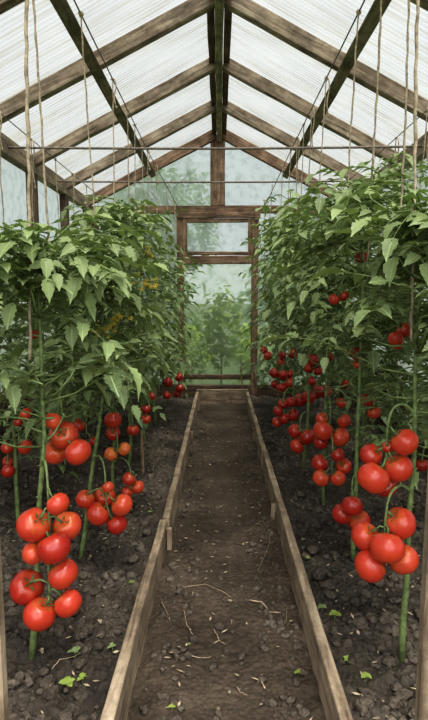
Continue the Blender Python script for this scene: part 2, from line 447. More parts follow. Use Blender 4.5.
# eaves beams
beam('eaves_beam', (XL, YF - .1, ZE - 0.03), (XL, YB + .03, ZE - 0.03), 0.07, 0.115, W_ROOF, parent=ceiling)
beam('eaves_beam', (XR, YF - .1, ZE - 0.03), (XR, YB + .03, ZE - 0.03), 0.07, 0.115, W_ROOF, parent=ceiling)
# corrugated sheets, one per bay and slope, with a real shallow corrugation
def corr_sheet(s, y0, y1):
    xe = (XL if s < 0 else XR) + s * 0.14
    a = Vector((0.0, y0, ZR + 0.065)); b = Vector((xe, y0, roof_z(XL if s < 0 else XR) + 0.03 - 0.07))
    x = (b - a); L = x.length; x.normalize(); yv = Vector((0, 1, 0)); n = x.cross(yv) if s > 0 else yv.cross(x)
    if n.z < 0: n = -n
    V = []; Fc = []; W = y1 - y0; m = int(W * 30 * 4)
    for j in range(m + 1):
        yy = W * j / m; hz = 0.004 * math.sin(2 * math.pi * 30 * (yy))
        V += [(0, yy, hz), (L, yy, hz)]
    for j in range(m):
        q = 2 * j; Fc.append((q, q + 1, q + 3, q + 2))
    o = link('roof_sheet', mesh_from('roof_sheet', V, Fc, True), M_ROOF, ceiling)
    M = Matrix((x, yv, n)).transposed().to_4x4(); M.translation = a
    o.matrix_local = M
ys = [0.2] + sorted(RAFT_Y)[1:-1] + [5.65]
for y0, y1 in zip(ys[:-1], ys[1:]):
    for s in (-1, 1): corr_sheet(s, y0 + 0.002, y1 - 0.002)

# ------------------------------------------------------------------ shell: side walls
POSTS = [5.50, 4.72, 3.92, 3.1, 2.28, 1.46, 0.35]
for nm, xw, s in (('wall_left', XL, -1), ('wall_right', XR, 1)):
    w = empty(nm, (xw, 3.0, 0), kind='structure')
    for y in POSTS:
        beam('post', (xw, y, 0.0), (xw, y, ZE - 0.085), 0.06, 0.085, W_DARK, up=(0, 1, 0), parent=w)
    beam('sill_glare_board', (xw, YF, 0.13), (xw, YB, 0.13), 0.035, 0.26, W_DARK, parent=w)
    beam('sill_glare_board', (xw, YF, 0.385), (xw, YB, 0.385), 0.035, 0.24, W_DARK, parent=w)  # upper course added to block bright glare through the low panes
    beam('rail', (xw + s * .005, YF, 1.05), (xw + s * .005, YB, 1.05), 0.03, 0.05, W_DARK, parent=w)
    for y0, y1 in zip(POSTS[1:], POSTS[:-1]):
        panel('glass_pane', [(xw + s * .035, y0 + .005, .02), (xw + s * .035, y1 - .005, .02), (xw + s * .035, y1 - .005, ZE - .04), (xw + s * .035, y0 + .005, ZE - .04)], M_SIDE, w)

# ------------------------------------------------------------------ shell: back gable
wb = empty('wall_back', (0, YB, 0), kind='structure')
yb = YB
HZ0 = 1.985; HZ1 = 2.06
DL, DR = -0.405, 0.375      # door posts
beam('header_beam', (XL + .03, yb, 2.02), (XR - .03, yb, 2.02), 0.06, 0.075, W_DOOR, parent=wb)
beam('centre_post', (-0.015, yb, 2.06), (-0.015, yb, ZR - 0.03), 0.075, 0.15, W_DOOR, up=(1, 0, 0), parent=wb)
beam('corner_post', (XL + 0.07, yb - 0.03, 0), (XL + 0.07, yb - 0.03, 1.98), 0.06, 0.09, W_DARK, up=(1, 0, 0), parent=wb)
beam('corner_post', (XR - 0.07, yb - 0.03, 0), (XR - 0.07, yb - 0.03, 1.98), 0.06, 0.09, W_DARK, up=(1, 0, 0), parent=wb)
beam('glazing_bar', (-0.62, yb + .02, 2.06), (-0.62, yb + .02, 2.40), 0.02, 0.02, W_BOARD, parent=wb)
for a, b in (((XL + .1, 0.1), (DL - .03, 1.985)), ((DR + .03, 0.1), (XR - .1, 1.985))):
    panel('glass_pane', [(a[0], yb + .02, a[1]), (b[0], yb + .02, a[1]), (b[0], yb + .02, b[1]), (a[0], yb + .02, b[1])], M_GLASS, wb)
panel('glass_pane', [(XL + .02, yb + .03, 2.05), (-0.03, yb + .03, 2.05), (-0.03, yb + .03, ZR - .0)], M_GLASS, wb)
panel('glass_pane', [(0.0, yb + .03, 2.05), (XR - .02, yb + .03, 2.05), (0.0, yb + .03, ZR - .0)], M_GLASS, wb)
beam('base_board', (XL + .03, yb, 0.09), (DL - .04, yb, 0.09), 0.04, 0.18, W_DARK, parent=wb)
beam('base_board', (DR + .04, yb, 0.09), (XR - .03, yb, 0.09), 0.04, 0.18, W_DARK, parent=wb)
# door frame
d1 = empty('door_1', (0, yb - .02, 0), kind='structure')
dy = yb - .02
beam('door_post', (DL, dy, 0.0), (DL, dy, 1.98), 0.06, 0.07, W_DOOR, up=(1, 0, 0), parent=d1)
beam('door_post', (DR, dy, 0.0), (DR, dy, 1.98), 0.06, 0.07, W_DOOR, up=(1, 0, 0), parent=d1)
beam('lintel', (DL - .03, dy - .035, 1.955), (DR + .05, dy - .035, 1.955), 0.03, 0.055, W_DOOR, parent=d1)
beam('middle_rail', (DL + .03, dy - .01, 1.505), (DR - .03, dy - .01, 1.505), 0.06, 0.085, W_DOOR, parent=d1)
beam('bottom_rail', (DL + .03, dy - .01, 0.27), (DR - .03, dy - .01, 0.27), 0.05, 0.05, W_DARK, parent=d1)
beam('bottom_rail', (DL + .03, dy - .03, 0.12), (DR - .03, dy - .03, 0.12), 0.05, 0.13, W_DARK, parent=d1)
panel('glass_pane', [(DL + .03, dy + .01, .18), (DR - .03, dy + .01, .18), (DR - .03, dy + .01, 1.47), (DL + .03, dy + .01, 1.47)], M_DOORG, d1)
# window sash above the middle rail
w1 = empty('window_1', (0, dy, 1.75), kind='structure')
x0, x1, z0, z1 = DL + .03, DR - .03, 1.55, 1.925
fr = .045
beam('sash_stile', (x0 + fr / 2, dy - .02, z0), (x0 + fr / 2, dy - .02, z1), .035, fr, W_DOOR, up=(1, 0, 0), parent=w1)
beam('sash_stile', (x1 - fr / 2, dy - .02, z0), (x1 - fr / 2, dy - .02, z1), .035, fr, W_DOOR, up=(1, 0, 0), parent=w1)
beam('sash_rail', (x0 + fr, dy - .02, z0 + .02), (x1 - fr, dy - .02, z0 + .02), .035, .035, W_DOOR, parent=w1)
beam('sash_rail', (x0 + fr, dy - .02, z1 - .02), (x1 - fr, dy - .02, z1 - .02), .035, .04, W_DOOR, parent=w1)
panel('glass_pane', [(x0 + fr * .8, dy - .01, z0 + .02), (x1 - fr * .8, dy - .01, z0 + .02), (x1 - fr * .8, dy - .01, z1 - .02), (x0 + fr * .8, dy - .01, z1 - .02)], M_GLASS, w1)

# front doorway posts (the camera looks in between them)
pr = place(429, 640, 0.98); pl = place(-5, 640, 0.98)
for nm, p in (('doorway_post', pl), ('doorway_post', pr)):
    side = 'left' if p.x < 0 else 'right'
    beam(nm, (p.x, 0.98, 0.0), (p.x, 0.98, roof_z(p.x) - 0.02), 0.03, 0.034, W_BOARD, up=(1, 0, 0), wob=0.001,
         label='slim weathered wooden post close to the camera at the %s edge' % side, cat='post')

# ------------------------------------------------------------------ path edging boards
def board(pts, h, t, z0, label, stakes=()):
    e = empty('edging_board', (pts[0][0], pts[0][1], 0), label=label, cat='board', group='wooden edging boards of the path')
    BC[0] += 1
    beam('plank', (pts[0][0], pts[0][1], z0 + h / 2), (pts[1][0], pts[1][1], z0 + h / 2), t, h, W_BOARD, parent=e, bev=.003, wob=.0018)
    for (x, y, zt) in stakes:
        beam('stake', (x, y, -0.05), (x, y, zt), 0.022, 0.028, W_BOARD, up=(0, 1, 0), parent=e)
BT = 0.032
board([(-.272, 0.62), (-.250, 2.24)], .145, BT, -.02, 'weathered left path board, the near length beside the front left plant', [(-.222, 2.20, .10)])
board([(-.240, 2.245), (-.228, 5.40)], .150, BT, -.02, 'weathered left path board, the far length running to the door', [(-.205, 3.78, .125), (-.205, 5.1, .1)])
board([(.302, 0.62), (.300, 3.30)], .150, BT, -.02, 'weathered right path board, the near length beside the front right plant', [(.272, 2.5, .09)])
board([(.296, 3.305), (.298, 5.40)], .150, BT, -.02, 'weathered right path board, the far length running to the door', [(.272, 3.9, .12)])
board([(-.235, 5.40), (.305, 5.40)], .165, BT, -.01, 'short wooden board closing the far end of the path', [])

# ------------------------------------------------------------------ wires and rods
def wire(name, pts, r, mat, label, cat, group=None):
    V, Fc = tube_geo(pts, r, 6)
    return link(name, mesh_from(name, V, Fc, True), mat, label=label, cat=cat, group=group)
def pline(a, b, n, sag=0.0):
    a, b = Vector(a), Vector(b)
    return [a.lerp(b, i / n) - Vector((0, 0, sag * math.sin(math.pi * i / n))) for i in range(n + 1)]
WI = 0.59; WIZ = roof_z(0.685) - 0.11
WO = 1.15
wire('support_wire', pline((-WI, .3, WIZ), (-WI, 4.5, WIZ), 12) + pline((-WI, 4.55, WIZ), (DL, 5.48, 2.0), 4), .0035, M_WIRE, 'thin dark wire strung beneath the left purlin', 'wire')
wire('support_wire', pline((WI, .3, WIZ), (WI, 4.5, WIZ), 12) + pline((WI, 4.55, WIZ), (.45, 5.48, 2.0), 4), .0035, M_WIRE, 'thin dark wire strung beneath the right purlin', 'wire')
wire('support_wire', pline((-WO - .05, .3, 2.12), (-WO - .05, 5.45, 2.12), 12), .003, M_WIRE, 'thin dark wire running above the left eaves beam', 'wire')
wire('support_wire', pline((WO - .03, .3, 2.12), (WO - .03, 5.45, 2.12), 12), .003, M_WIRE, 'thin dark wire running above the right eaves beam', 'wire')
wire('cross_rod', pline((XL + .03, 3.42, 2.06), (XR - .03, 3.42, 2.06), 8, .01), .0075, M_ROD, 'rusty tie rod spanning the house, the nearer and higher one', 'rod')
wire('cross_rod', pline((XL + .03, 4.46, 2.075), (XR - .03, 4.46, 2.075), 8, .01), .0075, M_ROD, 'rusty tie rod spanning the house, the farther and lower one', 'rod')

# ------------------------------------------------------------------ twine
def twine_mesh(top, bot, rad, seed, tail=0.0):
    rr = random.Random(seed); top, bot = Vector(top), Vector(bot)
    n = max(12, int((top - bot).length / 0.035))
    V = []; Fc = []
    pts = []; rs = []
    for i in range(n + 1):
        t = i / n; p = top.lerp(bot, t)
        p += Vector((noise.noise(Vector((t * 3, seed, 0))), noise.noise(Vector((t * 3, seed, 9))), 0)) * 0.008 * math.sin(math.pi * t)
        p += Vector((math.cos(i * 2.1), math.sin(i * 2.1), 0)) * rad * 0.35
        pts.append(p); rs.append(rad * rr.uniform(.8, 1.2))
    tube_geo(pts, rs, 5, V, Fc)
    blob_geo(top, rad * 3.0, V, Fc, rr, 1.0)
    return mesh_from('twine', V, Fc, True)
def tail_mesh(top, L, rad, seed):
    rr = random.Random(seed); V = []; Fc = []
    pts = [Vector(top) + Vector((0.012 + 0.006 * math.sin(i * .9), -.004, -L * i / 8)) for i in range(9)]
    tube_geo(pts, [rad * rr.uniform(.9, 1.35) for _ in pts], 5, V, Fc)
    blob_geo(pts[-1], rad * 1.8, V, Fc, rr, 1.6)
    return mesh_from('loose_end', V, Fc, True)

ORD = ['nearest', 'second', 'third', 'fourth', 'fifth', 'sixth', 'seventh', 'eighth', 'ninth', 'tenth', 'eleventh', 'twelfth']
def string(top, bot, rad, label, group, seed, tail=0):
    o = empty('twine_string', top, label=label, cat='string', group=group)
    t = Vector(top)
    link('cord', twine_mesh((0, 0, 0), Vector(bot) - t, rad, seed), M_TWINE, o)
    if tail: link('loose_end', tail_mesh((0, 0, 0), tail, rad, seed), M_TWINE, o)

# ------------------------------------------------------------------ plants: data
# plant rows: (x, y, top z, lowest leaf z)
LEFT = [(-.56, 1.43, 1.33, .66), (-.57, 2.02, 1.38, .58), (-.56, 2.60, 1.62, .52), (-.55, 3.15, 1.72, .44), (-.55, 3.70, 1.74, .38), (-.54, 4.30, 1.62, .32), (-.53, 4.88, 1.46, .28)]
RIGHT = [(.55, 1.44, 1.41, .66), (.55, 2.02, 1.57, .56), (.54, 2.60, 1.60, .52), (.54, 3.15, 1.72, .46), (.54, 3.70, 1.76, .40), (.55, 4.30, 1.80, .34), (.57, 4.88, 1.74, .28)]
LOUT = [(-.90, 2.22, 1.43, .40), (-1.05, 2.95, 1.47, .34), (-1.04, 3.65, 1.5, .3), (-1.04, 4.35, 1.5, .3), (-1.03, 5.0, 1.45, .3)]
ROUT = [(.90, 2.15, 1.46, .42), (.94, 2.8, 1.86, .36), (.97, 3.45, 1.74, .3), (.97, 4.2, 1.76, .3), (.97, 4.95, 1.75, .3)]

# fruit as (u, v, radius) read off the photograph, grouped by truss: (row, plant index, depth, [..front to back..])
TR = [
 ('L', 0, 1.33, [(54, 548, 16.5), (34, 525, 17), (67, 526, 14.5), (58, 504, 11.5), (33, 553, 11)]),
 ('L', 0, 1.36, [(40, 614, 16.5), (27, 587, 17), (68, 603, 14), (63, 574, 15)]),
 ('L', 0, 1.48, [(78, 452, 13.5), (64, 435, 14.5), (55, 452, 12.5), (53, 421, 9)]),
 ('L', 1, 1.90, [(98, 514, 12), (105, 496, 10.5), (122, 505, 11), (85, 499, 9.5), (117, 524, 10.5), (108, 487, 6)]),
 ('L', 2, 2.50, [(129, 479, 7), (138, 487, 6.5), (127, 492, 6)]),
 ('L', 2, 2.52, [(113, 420, 8.8), (113, 433, 7.5)]),
 ('L', 2, 2.50, [(124, 449, 6.8), (111, 454, 7)]),
 ('L', 3, 3.00, [(133, 430, 6)]),
 ('L', 3, 3.05, [(146, 419, 5), (146, 409, 5)]),
 ('L', 1, 2.10, [(79, 425, 6.5), (94, 441, 5)]),
 ('L', 5, 4.30, [(168, 382, 5.2), (179, 377, 4.5), (180, 388, 4.5), (177, 393, 4.2), (167, 395, 4.4)]),
 ('LO', 0, 2.20, [(25, 447, 7.5), (7, 448, 6), (26, 414, 6.5), (18, 422, 4.5)]),
 ('LO', 0, 2.20, [(8, 471, 7), (8, 462, 6)]),
 ('L', 0, 1.55, [(33, 334, 5.5)]),
 ('R', 0, 1.40, [(373, 478, 16.5), (398, 468, 14.5), (404.5, 442, 14), (371, 455, 11.5), (385, 485, 12), (388, 447, 6)]),
 ('R', 0, 1.34, [(387, 548, 17), (370, 566, 16), (400, 523, 16), (365, 536, 14), (403, 559, 15)]),
 ('R', 1, 1.95, [(352, 506, 10.8), (342, 514, 10.2), (359, 521, 11.5)]),
 ('R', 2, 2.35, [(321, 478, 8.7), (338, 478, 8), (320, 463, 8.5), (344, 466, 8), (338, 455, 7)]),
 ('R', 2, 2.45, [(323, 431, 10.5), (340, 437, 9.8), (321, 442, 7.5), (322, 419, 6.5), (344, 421, 7)]),
 ('R', 3, 2.95, [(307, 437, 8), (297, 446, 7.5), (295, 431, 7.2)]),
 ('R', 4, 3.45, [(309, 397, 7.2), (300, 400, 6.8), (317, 392, 7.2), (291, 402, 5.5), (326, 392, 6.5)]),
 ('R', 4, 3.50, [(284, 419, 5.5), (293, 415, 6.2), (277, 422, 5.2), (278, 411, 5.2), (283, 404, 5)]),
 ('R', 5, 4.10, [(281, 388, 5.2), (289, 383, 5.5), (283, 375, 5), (274, 373, 5.2), (290, 374, 4.2), (275, 384, 4.2)]),
 ('R', 5, 4.15, [(293, 354, 5), (282, 355, 4.2), (281, 362, 4.2)]),
 ('R', 6, 4.60, [(268, 356, 4.6), (264, 350, 4)]),
 ('R', 3, 3.05, [(313, 360, 6.3), (309, 368, 5), (318, 371, 4.6)]),
 ('R', 3, 3.10, [(312, 381, 4.6), (330, 357, 4.4)]),
 ('R', 1, 2.05, [(357, 354, 7), (358, 364, 5)]),
 ('R', 1, 2.10, [(374, 412, 7), (367, 400, 6.4)]),
 ('R', 0, 1.62, [(396, 339, 8), (405, 330, 8), (398, 344, 6)]),
 ('RO', 0, 2.10, [(422, 465, 6.5)]),
 ('R', 1, 2.05, [(334, 299.5, 5.8), (344, 296, 5)]),
 ('R', 1, 2.10, [(361, 257, 6.5)]),
 ('R', 2, 2.7, [(345, 384, 4.6), (341, 403, 5.2)]),
 ('L', 3, 3.3, [(152, 396, 4.2)]),
]
ROWS = {'L': LEFT, 'R': RIGHT, 'LO': LOUT, 'RO': ROUT}
fruits = []   # dict(center, r, plant key)
for row, pi, d, lst in TR:
    done = []
    for (u, v, rp) in lst:
        y = d
        for _ in range(200):
            c = place(u, v, y); r = rp * pdepth(c) / F
            if all((c - q[0]).length > 0.93 * (r + q[1]) for q in done): break
            y += 0.004
        done.append((c, r, rp))
    fruits.append(((row, pi), done))
FP = []
for _, done in fruits:
    for c, r, rp in done:
        q = RCI @ (c - Vector((0, 0, CAM_H)))
        FP.append((214 + F * q.x / -q.z, 360 - F * q.y / -q.z, rp, -q.z))
# open spots the plants keep clear: flower clusters and stretches of the two front stems
for u, v, rp, dp in ((361, 257, 8, 2.05), (334, 299, 8, 2.0), (344, 296, 6.5, 2.0), (79, 425, 8, 2.0),(145, 284, 9, 2.78), (115, 319, 7, 2.3), (102, 331, 7, 2.3), (150, 252, 6, 3.2), (33, 334, 7, 1.6),
                     (42, 300, 5, 1.5), (41, 330, 5, 1.5), (41, 360, 5, 1.5), (40, 390, 5, 1.5), (40, 415, 5, 1.5),
                     (408, 300, 5, 1.5), (406, 350, 4, 1.5), (405, 400, 5, 1.5), (404, 425, 5, 1.5)):
    FP.append((u, v, rp, dp))
FP = np.array(FP)

# ------------------------------------------------------------------ tomato meshes
def tomato_mesh(seed, mat):
    rr = random.Random(seed); nl = rr.choice([5, 6, 7]); amp = rr.uniform(.025, .06); ph = rr.uniform(0, 6)
    V = []; Fc = []; nt_, np_ = 18, 32
    for i in range(nt_ + 1):
        th = math.pi * i / nt_
        for k in range(np_):
            a = 2 * math.pi * k / np_
            top = max(0.0, math.cos(th)) ; s = math.sin(th)
            rib = amp * math.cos(nl * a + ph + .6 * math.sin(a)) * (0.25 + top * 1.3) * s + .02 * math.cos(2 * a + ph)*s
            r = 1.0 + rib
            x = r * s ** 0.92 if s > 0 else 0
            z = 0.90 * math.cos(th) - 0.20 * math.exp(-(th / .33) ** 2) + 0.04 * math.exp(-((math.pi - th) / .25) ** 2)
            V.append((x * math.cos(a), x * math.sin(a), z))
    for i in range(nt_):
        for k in range(np_):
            a = i * np_ + k; b = i * np_ + (k + 1) % np_
            Fc.append((a, a + np_, b + np_, b))
    me = mesh_from('tomato', V, Fc, True); 
    bm = bmesh.new(); bm.from_mesh(me); bmesh.ops.remove_doubles(bm, verts=bm.verts, dist=1e-5); bmesh.ops.recalc_face_normals(bm, faces=bm.faces); bm.to_mesh(me); bm.free()
    me.polygons.foreach_set('use_smooth', [True] * len(me.polygons))
    me.materials.append(mat)
    return me
TOM = {mi: [tomato_mesh(10 * mi + k, M_TOM[mi]) for k in range(4)] for mi in range(4)}

def calyx_mesh(seed):
    rr = random.Random(seed); V = []; Fc = []
    n = rr.choice([5, 6]); z0 = 0.66
    for k in range(n):
        a = 2 * math.pi * k / n + rr.uniform(-.2, .2); L = rr.uniform(.42, .62); curl = rr.uniform(-.05, .3)
        d = Vector((math.cos(a), math.sin(a), 0)); s = Vector((-math.sin(a), math.cos(a), 0)); base = len(V); m = 5
        for i in range(m + 1):
            t = i / m; w = 0.065 * math.sin(math.pi * (0.25 + .75 * t)) ** .8 if t < 1 else 0.004
            h = z0 + 0.11 * math.sin(t * 2.2) + curl * t * t
            c = d * (L * t) + Vector((0, 0, h))
            V += [c - s * w, c + Vector((0, 0, -.03)), c + s * w]
        for i in range(m):
            q = base + 3 * i
            Fc += [(q, q + 1, q + 4, q + 3), (q + 1, q + 2, q + 5, q + 4)]
    tube_geo([(0, 0, .6), (0, 0, .74), (.02, 0, .88), (.03, .01, 1.0), (.03, .01, 1.14)], [.10, .075, .06, .085, .05], 8, V, Fc)
    me = mesh_from('calyx', V, Fc, True); me.materials.append(M_CALYX)
    return me
CAL = [calyx_mesh(k) for k in range(4)]

# ------------------------------------------------------------------ leaves (numpy templates)
def leaflet_template(seed, lod):
    rr = random.Random(seed)
    if lod == 3: st = [(0, .02), (.15, .2), (.35, .33), (.6, .34), (.82, .2), (1, 0)]
    elif lod == 0:
        st = [(0, .012), (.07, .10), (.16, .205), (.23, .18), (.34, .26), (.42, .20), (.53, .225), (.62, .15), (.73, .14), (.84, .06), (1, 0)]
    elif lod == 1:
        st = [(0, .012), (.14, .19), (.24, .17), (.36, .25), (.48, .185), (.62, .175), (.78, .08), (1, 0)]
    else:
        st = [(0, .015), (.28, .26), (.6, .20), (1, 0)]
    V = []; UV = []; Fc = []
    droop = rr.uniform(.05, .30); fold = rr.uniform(.1, .6); side = rr.uniform(-.12, .12); tw = rr.uniform(-.5, .5)
    for i, (u, w) in enumerate(st):
        for sg in (-1, 0, 1):
            ww = w * (1 + rr.uniform(-.13, .13)) * sg * 1.12
            z = -droop * u * u + fold * abs(ww) + ww * tw * u + (rr.uniform(-.02, .02) if sg else 0)
            uu = u + (0.0 if sg == 0 else -.02)
            V.append((uu, ww + side * u * u, z)); UV.append((u, w * sg * 1.12))
    for i in range(len(st) - 1):
        a = 3 * i
        Fc += [(a, a + 3, a + 4, a + 1), (a + 1, a + 4, a + 5, a + 2)]
    return np.array(V), np.array(Fc), np.array(UV)
TPL = {l: [leaflet_template(100 * l + k, l) for k in range(7)] for l in range(4)}

class Foliage:
    def __init__(s, lod): s.lod = lod; s.V = []; s.F = []; s.UV = []; s.T = []; s.n = 0; s.tv = []; s.tf = []
    def leaflet(s, o, d, nrm, size, tone, rr):
        V, Fc, UV = TPL[s.lod][rr.randrange(7)]
        d = d.normalized(); y = nrm.cross(d); y = y.normalized() if y.length > 1e-6 else d.orthogonal().normalized(); z = d.cross(y)
        if rr.random() < .5: W = V * np.array([1, -1, 1]); Fc = Fc[:, ::-1]; UVv = UV * np.array([1, -1])
        else: W = V; UVv = UV
        R = np.array([d, y, z])
        s.V.append((W * size) @ R + np.array(o)); s.F.append(Fc + s.n); s.UV.append(UVv); s.n += len(V)
        s.T.append(np.full(len(V), tone))
    def build(s, name, leafm, parent=None, loc=(0, 0, 0), **kw):
        if s.n == 0: V = np.zeros((0, 3)); Fc = np.zeros((0, 4), int); UV = np.zeros((0, 2)); T = np.zeros(0)
        else: V = np.concatenate(s.V); Fc = np.concatenate(s.F); UV = np.concatenate(s.UV); T = np.concatenate(s.T)
        V = V - np.array(loc)
        tv = np.array([tuple(v) for v in s.tv]).reshape(-1, 3) - np.array(loc) if s.tv else np.zeros((0, 3))
        nv = len(V); allV = np.concatenate([V, tv]); faces = [tuple(f) for f in Fc.tolist()] + [tuple(nv + i for i in f) for f in s.tf]
        me = bpy.data.meshes.new(name); me.from_pydata(allV.tolist(), [], faces)
        me.materials.append(leafm); me.materials.append(M_STEM)
        me.polygons.foreach_set('material_index', [0] * len(Fc) + [1] * len(s.tf))
        me.polygons.foreach_set('use_smooth', [True] * len(faces))
        uvl = me.uv_layers.new(name='UVMap')
        li = np.empty(len(me.loops), dtype=np.int32); me.loops.foreach_get('vertex_index', li)
        UVa = np.concatenate([UV, np.tile([0.5, 0.5], (len(tv), 1))]) if len(tv) else UV
        uvl.data.foreach_set('uv', UVa[li].astype(np.float32).ravel())
        at = me.attributes.new('tone', 'FLOAT', 'POINT')
        at.data.foreach_set('value', np.concatenate([T, np.full(len(tv), .5)]).astype(np.float32))
        me.update()
        return link(name, me, (), parent, **kw)

def blocked(pts, size):
    """a leaf is not grown where it would hang in front of ripe fruit (fruit trusses are kept leaf-free)"""
    for p in pts:
        q = RCI @ (p - Vector((0, 0, CAM_H)))
        zc = -q.z
        if zc < 0.35: return True
        u = 214 + F * q.x / zc; v = 360 - F * q.y / zc
        dd = np.hypot(FP[:, 0] - u, FP[:, 1] - v)
        rr_ = np.where(FP[:, 2] > 6.4, FP[:, 2] * 0.95 + size * F / zc * .42, FP[:, 2] * 0.55 + size * F / zc * .30)
        if np.any((dd < rr_) & (FP[:, 3] > zc - .03)): return True
    return False

def compound_leaf(fo, base, h, L, rise, droop, size, rr, tone, prune=True, pairs=3):
    up = Vector((0, 0, 1)); side = up.cross(h).normalized()
    tilt = rr.uniform(-.35, .35)
    def at(t): return base + h * (L * t) + up * (rise * t - droop * t * t) + side * (tilt * .25 * L * t * t)
    items = []
    ts = [(.26, .6), (.52, .85), (.77, .95)] if pairs == 3 else [(.5, .8), (.78, .95)]
    for t, k in ts:
        for sg in (-1, 1):
            if rr.random() < .06: continue
            o = at(t + rr.uniform(-.03, .03)); tan = (at(t + .02) - at(t - .02)).normalized()
            nrm = side.cross(tan) * -1
            if nrm.z < 0: nrm = -nrm
            s2 = nrm.cross(tan).normalized()
            ang = rr.uniform(.8, 1.25) * sg
            d = tan * math.cos(ang) + s2 * math.sin(ang) + up * rr.uniform(-.3, .25)
            nn = nrm + s2 * rr.uniform(-.5, .5) + tan * rr.uniform(-.5, .4)
            items.append((o, d.normalized(), nn, size * k * rr.uniform(.85, 1.15)))
        if fo.lod == 0 and rr.random() < .7:
            for sg in (-1, 1):
                o = at(t + .1); tan = (at(t + .12) - at(t + .08)).normalized(); s2 = up.cross(tan).normalized()
                items.append((o, (tan * .4 + s2 * sg).normalized(), up, size * .3))
    tan = (at(1) - at(.94)).normalized(); nrm = -side.cross(tan); nrm = -nrm if nrm.z < 0 else nrm
    items.append((at(.97), (tan + up * rr.uniform(-.3, .1)).normalized(), nrm, size * 1.2 * rr.uniform(.9, 1.15)))
    if prune:
        pts = []
        for (o, d, n, s) in items: pts += [o + d * s * .3, o + d * s * .8]
        if blocked(pts, size * .7): return False
    for (o, d, n, s) in items:
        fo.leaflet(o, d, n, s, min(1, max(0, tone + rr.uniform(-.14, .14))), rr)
    m = 5 if fo.lod < 2 else 3
    tube_geo([at(i / m) for i in range(m + 1)], [.0020 * (1.25 - i / m) + .0005 for i in range(m + 1)], 4 if fo.lod < 2 else 3, fo.tv, fo.tf)
    return True

def stem_pts(x, y, top, rr, lean=0.0, amp=0.03):
    z0 = ground_z(x, y) - .02; n = 14; ox, oy = rr.uniform(0, 20), rr.uniform(0, 20)
    return [Vector((x + lean * min(1, i / 8.0) + amp * noise.noise(Vector((ox + i * .33, 0, 0))), y + amp * noise.noise(Vector((oy + i * .33, 3, 0))), z0 + (top - z0) * i / n)) for i in range(n + 1)]

